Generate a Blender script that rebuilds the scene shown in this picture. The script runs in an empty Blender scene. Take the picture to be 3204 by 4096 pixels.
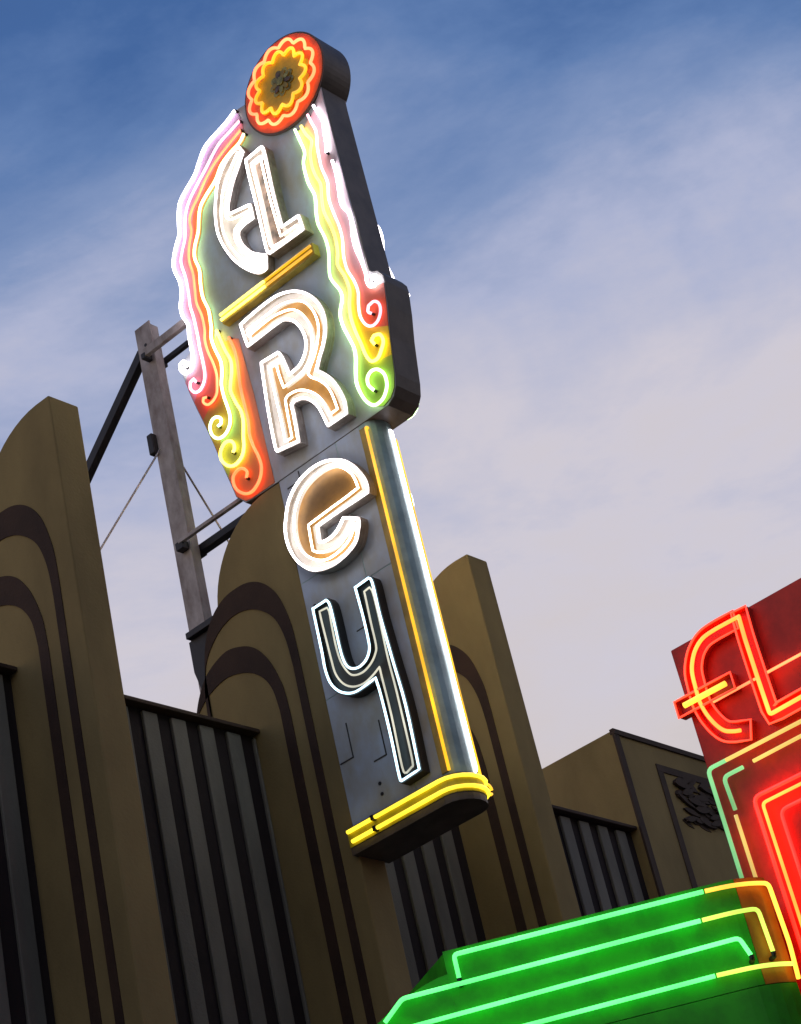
import bpy, bmesh, math, random
from mathutils import Vector, Matrix
random.seed(7)
SC = bpy.context.scene
COL = SC.collection

# ------------------------------------------------------------------ camera
cam_data = bpy.data.cameras.new("camera")
cam = bpy.data.objects.new("camera", cam_data)
COL.objects.link(cam)
SC.camera = cam
HEAD, PITCH, ROLL = 0.61753, 0.522158, -0.242512      # heading from the street axis, tilt up, roll
F0 = Vector((math.cos(HEAD), math.sin(HEAD), 0)); R0 = Vector((math.sin(HEAD), -math.cos(HEAD), 0)); UP = Vector((0, 0, 1))
FW = F0 * math.cos(PITCH) + UP * math.sin(PITCH)
UW = UP * math.cos(PITCH) - F0 * math.sin(PITCH)
RR = R0 * math.cos(ROLL) + UW * math.sin(ROLL)
UU = UW * math.cos(ROLL) - R0 * math.sin(ROLL)
m = Matrix.Identity(4)
for i in range(3):
    m[i][0], m[i][1], m[i][2] = RR[i], UU[i], -FW[i]
m[2][3] = 1.6
cam.matrix_world = m
cam_data.sensor_fit = 'VERTICAL'
cam_data.sensor_height = 36.0
cam_data.lens = 73.31
cam_data.clip_end = 3000

# ------------------------------------------------------------------ sky, sun, exposure
SUN_ELEV, SUN_ROT = math.radians(2.0), math.radians(-75.0)
world = bpy.data.worlds.new("World"); SC.world = world
world.use_nodes = True
nt = world.node_tree; N = nt.nodes; LK = nt.links
for n in list(N): N.remove(n)
wo = N.new('ShaderNodeOutputWorld'); bg = N.new('ShaderNodeBackground')
sky = N.new('ShaderNodeTexSky'); sky.sky_type = 'NISHITA'; sky.sun_disc = False
sky.sun_elevation = SUN_ELEV; sky.sun_rotation = SUN_ROT; sky.dust_density = 1.5; sky.ozone_density = 2.0
skm = N.new('ShaderNodeVectorMath'); skm.operation = 'SCALE'; skm.inputs['Scale'].default_value = 0.14
tc = N.new('ShaderNodeTexCoord'); sx = N.new('ShaderNodeSeparateXYZ')
mp = N.new('ShaderNodeMapping'); mp.inputs['Scale'].default_value = (1, 1, 2.6)
n1 = N.new('ShaderNodeTexNoise'); n1.inputs['Scale'].default_value = 3.2; n1.inputs['Detail'].default_value = 6; n1.inputs['Roughness'].default_value = .58; n1.inputs['Distortion'].default_value = .5
sub = N.new('ShaderNodeMath'); sub.operation = 'SUBTRACT'; sub.inputs[1].default_value = .5
mul = N.new('ShaderNodeMath'); mul.operation = 'MULTIPLY'; mul.inputs[1].default_value = .34
add = N.new('ShaderNodeMath'); add.operation = 'ADD'
rp = N.new('ShaderNodeValToRGB'); cr = rp.color_ramp
stops = [(0.0, (.34, .27, .25)), (.25, (.56, .50, .49)), (.38, (.72, .65, .66)), (.455, (.70, .66, .74)), (.535, (.47, .51, .71)),
         (.60, (.25, .34, .58)), (.67, (.13, .23, .48)), (.73, (.065, .15, .38)), (1.0, (.045, .10, .28))]
while len(cr.elements) < len(stops): cr.elements.new(.5)
for e, (p, c) in zip(cr.elements, stops): e.position = p; e.color = (*c, 1)
mx = N.new('ShaderNodeMix'); mx.data_type = 'RGBA'; mx.inputs[0].default_value = .88
LK.new(tc.outputs['Generated'], sx.inputs[0]); LK.new(tc.outputs['Generated'], mp.inputs[0]); LK.new(mp.outputs[0], n1.inputs['Vector'])
LK.new(n1.outputs['Fac'], sub.inputs[0]); LK.new(sub.outputs[0], mul.inputs[0])
n2 = N.new('ShaderNodeTexNoise'); n2.inputs['Scale'].default_value = 11; n2.inputs['Detail'].default_value = 9; n2.inputs['Roughness'].default_value = .68
s2 = N.new('ShaderNodeMath'); s2.operation = 'SUBTRACT'; s2.inputs[1].default_value = .5
m2 = N.new('ShaderNodeMath'); m2.operation = 'MULTIPLY_ADD'; m2.inputs[1].default_value = .10
LK.new(mp.outputs[0], n2.inputs['Vector']); LK.new(n2.outputs['Fac'], s2.inputs[0]); LK.new(s2.outputs[0], m2.inputs[0]); LK.new(sx.outputs['Z'], m2.inputs[2])
LK.new(m2.outputs[0], add.inputs[0]); LK.new(mul.outputs[0], add.inputs[1]); LK.new(add.outputs[0], rp.inputs[0])
LK.new(sky.outputs[0], skm.inputs[0])
LK.new(skm.outputs[0], mx.inputs[6]); LK.new(rp.outputs[0], mx.inputs[7])
LK.new(mx.outputs[2], bg.inputs['Color']); bg.inputs['Strength'].default_value = 1.0
LK.new(bg.outputs[0], wo.inputs['Surface'])

sun_d = bpy.data.lights.new("sun", 'SUN'); sun_d.energy = 0.12; sun_d.angle = math.radians(15); sun_d.color = (1, .78, .62)
sun = bpy.data.objects.new("sun", sun_d); COL.objects.link(sun)
sdir = Vector((math.sin(SUN_ROT) * math.cos(SUN_ELEV), math.cos(SUN_ROT) * math.cos(SUN_ELEV), math.sin(SUN_ELEV)))
sun.rotation_euler = sdir.to_track_quat('Z', 'Y').to_euler()

SC.view_settings.view_transform = 'Standard'; SC.view_settings.look = 'None'
SC.view_settings.gamma = 1; SC.view_settings.exposure = 0; SC.view_settings.use_curve_mapping = False
SC.render.engine = 'CYCLES'
SC.cycles.use_denoising = True
SC.cycles.max_bounces = 6
SC.cycles.sample_clamp_indirect = 4

# ------------------------------------------------------------------ materials
def paint(name, col, rough=.6, var=.18, scale=3.0, bump=.0, bscale=40, metal=0.0, stretch=(1, 1, 1), dirt=None):
    mt = bpy.data.materials.new(name); mt.use_nodes = True
    t = mt.node_tree; n = t.nodes; b = n['Principled BSDF']
    b.inputs['Roughness'].default_value = rough; b.inputs['Metallic'].default_value = metal
    co = n.new('ShaderNodeTexCoord'); mp = n.new('ShaderNodeMapping'); mp.inputs['Scale'].default_value = stretch
    nz = n.new('ShaderNodeTexNoise'); nz.inputs['Scale'].default_value = scale; nz.inputs['Detail'].default_value = 8; nz.inputs['Roughness'].default_value = .62
    rp = n.new('ShaderNodeValToRGB'); d = dirt if dirt else tuple(c * (1 - var) for c in col)
    rp.color_ramp.elements[0].position = .34; rp.color_ramp.elements[0].color = (*d, 1)
    rp.color_ramp.elements[1].position = .62; rp.color_ramp.elements[1].color = (*[min(1, c * (1 + var * .5)) for c in col], 1)
    t.links.new(co.outputs['Object'], mp.inputs[0]); t.links.new(mp.outputs[0], nz.inputs['Vector'])
    t.links.new(nz.outputs['Fac'], rp.inputs[0]); t.links.new(rp.outputs[0], b.inputs['Base Color'])
    if bump:
        nb = n.new('ShaderNodeTexNoise'); nb.inputs['Scale'].default_value = bscale; nb.inputs['Detail'].default_value = 6
        bp = n.new('ShaderNodeBump'); bp.inputs['Strength'].default_value = bump; bp.inputs['Distance'].default_value = .01
        t.links.new(co.outputs['Object'], nb.inputs['Vector']); t.links.new(nb.outputs['Fac'], bp.inputs['Height'])
        t.links.new(bp.outputs[0], b.inputs['Normal'])
    return mt

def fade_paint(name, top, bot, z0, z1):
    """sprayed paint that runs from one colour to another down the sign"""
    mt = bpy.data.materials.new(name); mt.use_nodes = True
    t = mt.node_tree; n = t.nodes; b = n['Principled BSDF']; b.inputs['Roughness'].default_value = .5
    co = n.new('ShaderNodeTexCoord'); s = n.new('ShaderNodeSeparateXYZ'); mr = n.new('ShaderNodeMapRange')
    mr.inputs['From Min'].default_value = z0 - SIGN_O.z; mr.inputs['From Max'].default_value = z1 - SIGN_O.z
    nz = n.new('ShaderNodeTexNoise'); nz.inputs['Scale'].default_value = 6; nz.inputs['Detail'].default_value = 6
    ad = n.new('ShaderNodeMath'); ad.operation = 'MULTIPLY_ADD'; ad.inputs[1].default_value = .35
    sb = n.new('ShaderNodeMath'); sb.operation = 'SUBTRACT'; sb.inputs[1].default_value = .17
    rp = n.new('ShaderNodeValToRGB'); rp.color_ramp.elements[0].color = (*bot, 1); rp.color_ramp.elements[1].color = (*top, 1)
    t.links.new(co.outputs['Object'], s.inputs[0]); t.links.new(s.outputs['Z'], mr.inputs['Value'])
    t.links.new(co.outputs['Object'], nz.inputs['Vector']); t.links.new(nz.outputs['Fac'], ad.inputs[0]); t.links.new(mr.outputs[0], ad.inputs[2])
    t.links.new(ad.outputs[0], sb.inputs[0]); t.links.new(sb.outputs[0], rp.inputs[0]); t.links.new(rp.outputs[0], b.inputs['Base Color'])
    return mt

def neon(name, col, s):
    mt = bpy.data.materials.new(name); mt.use_nodes = True
    t = mt.node_tree; n = t.nodes; b = n['Principled BSDF']
    b.inputs['Base Color'].default_value = (.22, .22, .22, 1); b.inputs['Roughness'].default_value = .12
    b.inputs['Emission Color'].default_value = (*col, 1)
    nz = n.new('ShaderNodeTexNoise'); nz.inputs['Scale'].default_value = 2.3; nz.inputs['Detail'].default_value = 2
    co = n.new('ShaderNodeTexCoord'); mr = n.new('ShaderNodeMapRange')
    mr.inputs['From Min'].default_value = .3; mr.inputs['From Max'].default_value = .7
    mr.inputs['To Min'].default_value = s * .6; mr.inputs['To Max'].default_value = s * 1.25
    t.links.new(co.outputs['Object'], nz.inputs['Vector']); t.links.new(nz.outputs['Fac'], mr.inputs['Value'])
    t.links.new(mr.outputs[0], b.inputs['Emission Strength'])
    return mt

# ------------------------------------------------------------------ mesh helpers (world coordinates, stored relative to the thing's base)
def link(name, verts, faces, mat, parent=None, origin=None, smooth=False, bevel=0.0, kind=None):
    o0 = Vector(origin) if origin is not None else Vector((0, 0, 0))
    me = bpy.data.meshes.new(name)
    me.from_pydata([Vector(v) - o0 for v in verts], [], faces)
    bm = bmesh.new(); bm.from_mesh(me)
    bmesh.ops.remove_doubles(bm, verts=bm.verts, dist=1e-5)
    bmesh.ops.recalc_face_normals(bm, faces=bm.faces)
    if bevel:
        es = [e for e in bm.edges if len(e.link_faces) == 2 and e.calc_face_angle(0) > .6]
        bmesh.ops.bevel(bm, geom=es, offset=bevel, segments=2, affect='EDGES', profile=.5)
    bm.to_mesh(me); bm.free()
    if smooth:
        for p in me.polygons: p.use_smooth = True
    me.materials.append(mat)
    o = bpy.data.objects.new(name, me); COL.objects.link(o)
    if parent is not None: o.parent = parent
    if kind: o['kind'] = kind
    return o

def thing(name, label, cat, loc, group=None):
    o = bpy.data.objects.new(name, None); COL.objects.link(o); o.location = loc
    o.empty_display_size = .3
    o['label'] = label; o['category'] = cat
    if group: o['group'] = group
    return o

def box_vf(x0, x1, y0, y1, z0, z1):
    v = [(x0, y0, z0), (x1, y0, z0), (x1, y1, z0), (x0, y1, z0), (x0, y0, z1), (x1, y0, z1), (x1, y1, z1), (x0, y1, z1)]
    return v, [(0, 1, 2, 3), (4, 5, 6, 7), (0, 1, 5, 4), (1, 2, 6, 5), (2, 3, 7, 6), (3, 0, 4, 7)]

def prism_x(poly, xa, xb):
    n = len(poly)
    v = [(xa, y, z) for y, z in poly] + [(xb, y, z) for y, z in poly]
    f = [tuple(range(n)), tuple(range(2 * n - 1, n - 1, -1))] + [(i, (i + 1) % n, n + (i + 1) % n, n + i) for i in range(n)]
    return v, f

def prism_z(poly, z0, z1):
    n = len(poly)
    v = [(x, y, z0) for x, y in poly] + [(x, y, z1) for x, y in poly]
    f = [tuple(range(n)), tuple(range(2 * n - 1, n - 1, -1))] + [(i, (i + 1) % n, n + (i + 1) % n, n + i) for i in range(n)]
    return v, f

def smooth_path(p, closed=False, sub=5, sharp=42):
    """Catmull-Rom through the points, keeping sharp corners"""
    n = len(p); out = []
    P = [Vector(q) for q in p]
    def corner(i):
        if not closed and (i <= 0 or i >= n - 1): return True
        a = P[i] - P[i - 1]; b = P[(i + 1) % n] - P[i]
        return a.length > 1e-6 and b.length > 1e-6 and math.degrees(a.angle(b)) > sharp
    for i in range(n if closed else n - 1):
        p1, p2 = P[i], P[(i + 1) % n]
        p0 = P[i - 1] if (closed or i > 0) and not corner(i) else p1 - (p2 - p1)
        p3 = P[(i + 2) % n] if (closed or i + 2 < n) and not corner((i + 1) % n) else p2 + (p2 - p1)
        for k in range(sub):
            t = k / sub
            out.append(.5 * ((2 * p1) + (p2 - p0) * t + (2 * p0 - 5 * p1 + 4 * p2 - p3) * t * t + (3 * p1 - p0 - 3 * p2 + p3) * t ** 3))
    if not closed: out.append(P[-1])
    return out

def offset_poly(poly, d):
    """move a closed (y, z) outline inwards by d"""
    n = len(poly); P = [Vector(q) for q in poly]
    area = sum(P[i].x * P[(i + 1) % n].y - P[(i + 1) % n].x * P[i].y for i in range(n))
    sg = 1 if area > 0 else -1; out = []
    for i in range(n):
        a = (P[i] - P[i - 1]).normalized(); b = (P[(i + 1) % n] - P[i]).normalized()
        na = Vector((-a.y, a.x)) * sg; nb = Vector((-b.y, b.x)) * sg
        mm = na + nb
        if mm.length < 1e-4: mm = na
        mm.normalize(); k = max(.45, mm.dot(na))
        out.append(P[i] + mm * (d / k))
    return [(q.x, q.y) for q in out]

def tube3(path, r, closed=False, seg=8):
    n = len(path); P = [Vector(q) for q in path]; v = []; f = []
    up = None
    for i in range(n):
        if closed: t = P[(i + 1) % n] - P[i - 1]
        else: t = P[min(i + 1, n - 1)] - P[max(i - 1, 0)]
        if t.length < 1e-9: t = Vector((0, 0, 1))
        t.normalize()
        if up is None:
            up = Vector((1, 0, 0)) if abs(t.x) < .9 else Vector((0, 1, 0))
        up = (up - t * up.dot(t)).normalized(); s = t.cross(up)
        for k in range(seg):
            a = 2 * math.pi * k / seg
            v.append(P[i] + (up * math.cos(a) + s * math.sin(a)) * r)
    for i in range(n if closed else n - 1):
        j = (i + 1) % n
        for k in range(seg):
            f.append((i * seg + k, i * seg + (k + 1) % seg, j * seg + (k + 1) % seg, j * seg + k))
    if not closed:
        f.append(tuple(range(seg))); f.append(tuple(range((n - 1) * seg, n * seg)))
    return v, f

def rounded(path, r, n=4):
    """round the inner corners of an open 3D polyline"""
    P = [Vector(p) for p in path]; out = [P[0]]
    for i in range(1, len(P) - 1):
        a = (P[i - 1] - P[i]); b = (P[i + 1] - P[i]); rr = min(r, a.length * .45, b.length * .45)
        a.normalize(); b.normalize(); A = P[i] + a * rr; B = P[i] + b * rr
        for k in range(n + 1):
            t = k / n; out.append(A * (1 - t) ** 2 + P[i] * 2 * t * (1 - t) + B * t * t)
    out.append(P[-1]); return out
# ------------------------------------------------------------------ shapes of the neon sign, metres: (y towards the building, z up)
SH = {
    'W_L': [(9.239, 14.983), (9.396, 14.929), (9.667, 14.872), (9.791, 14.761), (9.881, 14.655), (10.033, 14.565), (10.122, 14.500), (10.165, 14.417), (10.202, 14.259), (10.217, 14.157), (10.290, 14.054), (10.349, 13.941), (10.367, 13.828), (10.327, 13.650), (10.336, 13.506), (10.378, 13.397), (10.374, 13.274), (10.331, 13.152), (10.345, 13.030), (10.346, 12.899), (10.351, 12.781), (10.374, 12.716), (10.417, 12.672), (10.481, 12.683), (10.524, 12.745), (10.522, 12.809), (10.472, 12.816), (10.436, 12.770), (10.451, 12.734)],
    'P_L': [(9.213, 14.833), (9.347, 14.804), (9.498, 14.774), (9.609, 14.713), (9.726, 14.627), (9.860, 14.539), (9.997, 14.439), (10.065, 14.359), (10.114, 14.253), (10.156, 14.072), (10.224, 13.952), (10.266, 13.842), (10.247, 13.650), (10.248, 13.474), (10.260, 13.319), (10.246, 13.176), (10.242, 12.954), (10.246, 12.835), (10.241, 12.681), (10.246, 12.535), (10.277, 12.455), (10.342, 12.407), (10.409, 12.424), (10.450, 12.494), (10.438, 12.556), (10.389, 12.563), (10.365, 12.510)],
    'O_L': [(9.224, 14.726), (9.393, 14.681), (9.602, 14.607), (9.752, 14.518), (9.895, 14.393), (10.005, 14.303), (10.058, 14.214), (10.066, 14.079), (10.130, 13.942), (10.163, 13.799), (10.149, 13.624), (10.164, 13.458), (10.177, 13.304), (10.145, 13.136), (10.144, 12.976), (10.167, 12.865), (10.158, 12.728), (10.124, 12.576), (10.110, 12.439), (10.129, 12.333), (10.155, 12.251), (10.212, 12.209), (10.283, 12.208), (10.329, 12.261), (10.319, 12.304), (10.276, 12.287)],
    'G_L': [(9.193, 14.659), (9.270, 14.603), (9.420, 14.572), (9.543, 14.521), (9.649, 14.414), (9.796, 14.336), (9.893, 14.265), (9.945, 14.147), (9.983, 14.021), (10.061, 13.894), (10.089, 13.776), (10.062, 13.620), (10.082, 13.470), (10.088, 13.312), (10.051, 13.140), (10.057, 12.985), (10.061, 12.937), (10.086, 12.832), (10.070, 12.701), (10.030, 12.527), (10.049, 12.400), (10.078, 12.302), (10.078, 12.184), (10.062, 12.058), (10.053, 11.956), (10.075, 11.864), (10.148, 11.803), (10.239, 11.810), (10.302, 11.886), (10.309, 11.977), (10.267, 12.029), (10.209, 12.027), (10.163, 11.980), (10.174, 11.934), (10.215, 11.930)],
    'Y_L': [(10.005, 12.870), (9.979, 12.733), (9.952, 12.606), (9.914, 12.473), (9.929, 12.355), (9.966, 12.261), (9.987, 12.176), (9.954, 12.030), (9.915, 11.910), (9.915, 11.796), (9.945, 11.672), (9.971, 11.546), (10.023, 11.474), (10.109, 11.449), (10.190, 11.488), (10.249, 11.579), (10.246, 11.662), (10.192, 11.716), (10.124, 11.713), (10.078, 11.666), (10.075, 11.608), (10.105, 11.579)],
    'R_L': [(9.880, 12.708), (9.852, 12.582), (9.843, 12.477), (9.850, 12.334), (9.867, 12.150), (9.863, 11.955), (9.860, 11.763), (9.876, 11.631), (9.859, 11.498), (9.825, 11.366), (9.820, 11.252), (9.868, 11.152), (9.961, 11.095), (10.047, 11.108), (10.129, 11.183), (10.165, 11.268), (10.157, 11.347), (10.103, 11.381), (10.038, 11.370), (9.990, 11.310), (10.011, 11.253)],
    'W_Ra': [(8.346, 14.358), (8.313, 14.234), (8.285, 14.116), (8.301, 14.004), (8.310, 13.888), (8.332, 13.781)],
    'W_Rb': [(8.293, 13.657), (8.284, 13.530), (8.291, 13.401), (8.312, 13.165), (8.262, 13.038), (8.254, 12.915), (8.278, 12.777), (8.278, 12.623), (8.252, 12.466), (8.241, 12.332), (8.251, 12.265), (8.237, 12.196), (8.191, 12.165), (8.139, 12.194), (8.149, 12.256), (8.193, 12.266), (8.187, 12.217)],
    'P_R': [(8.433, 14.312), (8.411, 14.198), (8.387, 14.069), (8.414, 13.911), (8.423, 13.767), (8.423, 13.659), (8.399, 13.480), (8.429, 13.315), (8.417, 13.148), (8.393, 12.974), (8.393, 12.818), (8.423, 12.659), (8.422, 12.506), (8.381, 12.353), (8.367, 12.223), (8.395, 12.103), (8.407, 11.982), (8.372, 11.870), (8.311, 11.816), (8.243, 11.825), (8.192, 11.889), (8.186, 11.969), (8.230, 12.025), (8.297, 12.022), (8.316, 11.971), (8.284, 11.930)],
    'Y_R': [(8.532, 14.248), (8.504, 14.130), (8.460, 14.014), (8.503, 13.909), (8.521, 13.786), (8.512, 13.656), (8.478, 13.510), (8.502, 13.367), (8.513, 13.217), (8.477, 13.033), (8.461, 12.879), (8.476, 12.722), (8.506, 12.614), (8.461, 12.448), (8.449, 12.288), (8.489, 12.165), (8.505, 12.026), (8.493, 11.871), (8.467, 11.727), (8.448, 11.599), (8.409, 11.506), (8.338, 11.490), (8.281, 11.540), (8.238, 11.608), (8.255, 11.687), (8.317, 11.717), (8.355, 11.689), (8.331, 11.630)],
    'G_R': [(8.610, 14.266), (8.584, 14.107), (8.565, 13.955), (8.608, 13.849), (8.607, 13.631), (8.569, 13.443), (8.598, 13.277), (8.607, 13.138), (8.570, 12.955), (8.569, 12.799), (8.604, 12.647), (8.613, 12.531), (8.548, 12.355), (8.552, 12.257), (8.606, 12.143), (8.608, 12.015), (8.574, 11.855), (8.550, 11.742), (8.557, 11.639), (8.591, 11.516), (8.611, 11.404), (8.592, 11.277), (8.548, 11.165), (8.481, 11.096), (8.395, 11.099), (8.339, 11.148), (8.309, 11.215), (8.313, 11.312), (8.365, 11.392), (8.434, 11.417), (8.487, 11.383), (8.496, 11.312), (8.454, 11.230)],
    'R_out': [(9.685, 12.705), (9.481, 12.723), (9.283, 12.727), (9.149, 12.709), (9.015, 12.654), (8.911, 12.579), (8.833, 12.492), (8.764, 12.376), (8.723, 12.241), (8.722, 12.124), (8.746, 12.014), (8.805, 11.898), (8.870, 11.815), (8.927, 11.727), (8.861, 11.648), (8.793, 11.539), (8.744, 11.405), (8.718, 11.268), (8.727, 11.136), (8.977, 11.140), (9.005, 11.277), (9.039, 11.391), (9.092, 11.480), (9.162, 11.547), (9.252, 11.579), (9.278, 11.567), (9.277, 11.443), (9.291, 11.181), (9.576, 11.234), (9.587, 11.320), (9.579, 11.656), (9.554, 12.026), (9.540, 12.193), (9.301, 12.168), (9.267, 12.078), (9.233, 11.887), (9.124, 11.900), (9.054, 11.952), (9.013, 12.022), (9.003, 12.103), (9.021, 12.203), (9.071, 12.313), (9.152, 12.391), (9.247, 12.419), (9.652, 12.413)],
    'R_in': [(9.617, 12.600), (9.499, 12.604), (9.315, 12.603), (9.178, 12.598), (9.033, 12.546), (8.929, 12.467), (8.867, 12.366), (8.832, 12.245), (8.831, 12.127), (8.875, 12.001), (8.937, 11.896), (9.021, 11.806), (9.055, 11.761), (9.030, 11.711), (8.953, 11.630), (8.892, 11.535), (8.856, 11.428), (8.833, 11.256), (8.935, 11.254), (8.951, 11.356), (8.987, 11.463), (9.049, 11.557), (9.137, 11.640), (9.225, 11.685), (9.321, 11.698), (9.361, 11.675), (9.369, 11.556), (9.379, 11.285), (9.460, 11.296), (9.455, 11.486), (9.459, 11.774), (9.463, 12.066), (9.467, 12.098), (9.374, 12.083), (9.369, 11.948), (9.350, 11.802), (9.272, 11.801), (9.136, 11.811), (9.034, 11.862), (8.968, 11.945), (8.927, 12.054), (8.918, 12.174), (8.943, 12.288), (9.002, 12.406), (9.093, 12.486), (9.219, 12.529), (9.352, 12.547), (9.616, 12.535)],
    'e_out': [(8.951, 10.818), (8.871, 10.760), (8.794, 10.667), (8.738, 10.561), (8.704, 10.469), (8.696, 10.392), (8.710, 10.328), (8.871, 10.327), (9.024, 10.330), (9.292, 10.326), (9.304, 10.203), (9.253, 10.185), (9.174, 10.188), (9.107, 10.215), (9.024, 10.283), (8.860, 10.184), (8.863, 10.129), (8.894, 10.061), (8.940, 9.987), (9.010, 9.948), (9.111, 9.919), (9.224, 9.910), (9.339, 9.929), (9.449, 9.971), (9.534, 10.042), (9.611, 10.148), (9.659, 10.268), (9.679, 10.396), (9.667, 10.513), (9.630, 10.618), (9.577, 10.721), (9.492, 10.807), (9.387, 10.865), (9.255, 10.893), (9.133, 10.888), (9.035, 10.861)],
    'e_in': [(8.970, 10.748), (8.895, 10.675), (8.836, 10.575), (8.813, 10.445), (8.970, 10.433), (9.126, 10.428), (9.409, 10.413), (9.418, 10.280), (9.422, 10.167), (9.358, 10.114), (9.264, 10.080), (9.170, 10.078), (9.084, 10.110), (9.002, 10.160), (8.959, 10.118), (9.021, 10.060), (9.099, 10.025), (9.197, 10.008), (9.299, 10.014), (9.391, 10.057), (9.475, 10.132), (9.537, 10.230), (9.573, 10.359), (9.565, 10.493), (9.529, 10.598), (9.469, 10.689), (9.389, 10.755), (9.290, 10.794), (9.172, 10.807), (9.062, 10.791)],
    'y_out': [(9.556, 9.681), (9.373, 9.682), (9.342, 9.609), (9.336, 9.403), (9.336, 9.223), (9.330, 9.110), (9.309, 9.030), (9.267, 8.985), (9.200, 8.966), (9.127, 8.988), (9.081, 9.044), (9.070, 9.127), (9.070, 9.345), (9.080, 9.573), (9.082, 9.630), (8.902, 9.640), (8.867, 9.571), (8.865, 9.259), (8.846, 8.866), (8.822, 8.423), (8.836, 7.864), (9.056, 7.851), (9.074, 7.909), (9.067, 8.258), (9.072, 8.612), (9.083, 8.762), (9.199, 8.751), (9.296, 8.750), (9.385, 8.779), (9.476, 8.847), (9.544, 8.959), (9.567, 9.100), (9.562, 9.257), (9.561, 9.448), (9.560, 9.642)],
    'y_in': [(9.491, 9.616), (9.405, 9.607), (9.392, 9.554), (9.398, 9.425), (9.401, 9.235), (9.385, 9.088), (9.334, 8.964), (9.275, 8.913), (9.182, 8.898), (9.089, 8.930), (9.026, 8.986), (9.001, 9.052), (9.000, 9.249), (8.996, 9.478), (8.996, 9.543), (8.933, 9.550), (8.912, 9.474), (8.910, 9.183), (8.915, 8.872), (8.907, 8.570), (8.910, 7.999), (8.934, 7.937), (8.991, 7.917), (9.020, 7.976), (9.009, 8.419), (9.016, 8.767), (9.016, 8.859), (9.108, 8.822), (9.209, 8.804), (9.322, 8.831), (9.411, 8.904), (9.466, 9.019), (9.478, 9.155), (9.484, 9.318), (9.491, 9.524)],
    'L_out': [(9.202, 14.302), (8.969, 14.307), (8.942, 14.260), (8.941, 14.037), (8.946, 13.717), (8.935, 13.335), (8.727, 13.319), (8.709, 13.121), (8.937, 13.129), (9.161, 13.141), (9.192, 13.204), (9.195, 13.419), (9.197, 13.758), (9.205, 14.116)],
    'L_in': [(9.143, 14.222), (9.022, 14.217), (9.024, 14.054), (9.021, 13.684), (8.999, 13.252), (8.796, 13.237), (8.774, 13.175), (8.959, 13.186), (9.110, 13.207), (9.138, 13.268), (9.137, 13.611), (9.138, 13.988)],
    'E_out': [(9.240, 14.533), (9.192, 14.407), (9.318, 14.257), (9.389, 14.175), (9.454, 14.071), (9.500, 13.988), (9.521, 13.902), (9.248, 13.826), (9.248, 13.634), (9.372, 13.644), (9.446, 13.626), (9.458, 13.574), (9.435, 13.471), (9.369, 13.348), (9.292, 13.269), (9.196, 13.194), (9.226, 13.038), (9.276, 13.030), (9.346, 13.053), (9.440, 13.142), (9.542, 13.279), (9.629, 13.442), (9.693, 13.625), (9.722, 13.793), (9.711, 13.962), (9.675, 14.114), (9.615, 14.277), (9.523, 14.407), (9.389, 14.499)],
    'E_in': [(9.280, 14.472), (9.250, 14.414), (9.369, 14.295), (9.454, 14.195), (9.521, 14.084), (9.568, 13.993), (9.579, 13.886), (9.515, 13.823), (9.310, 13.774), (9.307, 13.710), (9.432, 13.720), (9.505, 13.702), (9.532, 13.634), (9.512, 13.516), (9.438, 13.379), (9.352, 13.260), (9.259, 13.170), (9.276, 13.106), (9.359, 13.154), (9.462, 13.284), (9.551, 13.439), (9.611, 13.594), (9.650, 13.760), (9.643, 13.914), (9.606, 14.065), (9.548, 14.201), (9.457, 14.305), (9.364, 14.399)],
    'bar': [(9.896, 12.967), (8.705, 12.975), (8.682, 12.862), (9.876, 12.840)],
    'barshadow': [(8.645, 12.964), (8.662, 12.846)],
    'rE': [(5.194, 6.982), (5.298, 6.984), (5.397, 6.984), (5.478, 6.974), (5.540, 6.940), (5.587, 6.887), (5.622, 6.808), (5.632, 6.698), (5.634, 6.610), (5.617, 6.520), (5.580, 6.428), (5.534, 6.362), (5.477, 6.329), (5.428, 6.312)],
    'rEbar': [(5.741, 6.630), (5.425, 6.628)],
    'rL': [(5.194, 6.982), (5.204, 6.821), (5.206, 6.551), (5.192, 6.322), (5.053, 6.328)],
    'rbar': [(5.557, 6.571), (4.994, 6.575)],
    'f1': [(5.729, 5.497), (5.735, 5.640), (5.736, 5.883), (5.733, 6.069), (5.740, 6.176), (5.711, 6.196), (5.260, 6.191), (5.131, 6.197)],
    'f2a': [(5.640, 5.477), (5.644, 5.613), (5.650, 5.857)],
    'f2b': [(5.629, 5.890), (5.643, 5.992), (5.652, 6.093), (5.627, 6.112), (5.501, 6.103)],
    'f2c': [(5.425, 6.107), (5.159, 6.119)],
    'f3': [(5.248, 5.897), (5.338, 5.903), (5.480, 5.907), (5.509, 5.884), (5.502, 5.727), (5.509, 5.474), (5.519, 5.233)],
    'f4': [(5.252, 5.852), (5.384, 5.852), (5.457, 5.843), (5.447, 5.679), (5.444, 5.332)],
    'f5': [(5.287, 5.773), (5.353, 5.755), (5.358, 5.670), (5.361, 5.555)],
    'redpanel': [(5.767, 7.041), (4.844, 7.069)],
}
SIGN_O = Vector((12.155, 9.2, 7.5))
BLD_O = Vector((12.155, 10.6, 0.0))
FRM_O = Vector((12.155, 11.04, 8.9))
MRQ_O = Vector((10.6, 6.5, 4.3))
XC = 12.155                                             # mid plane of the sign

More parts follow.
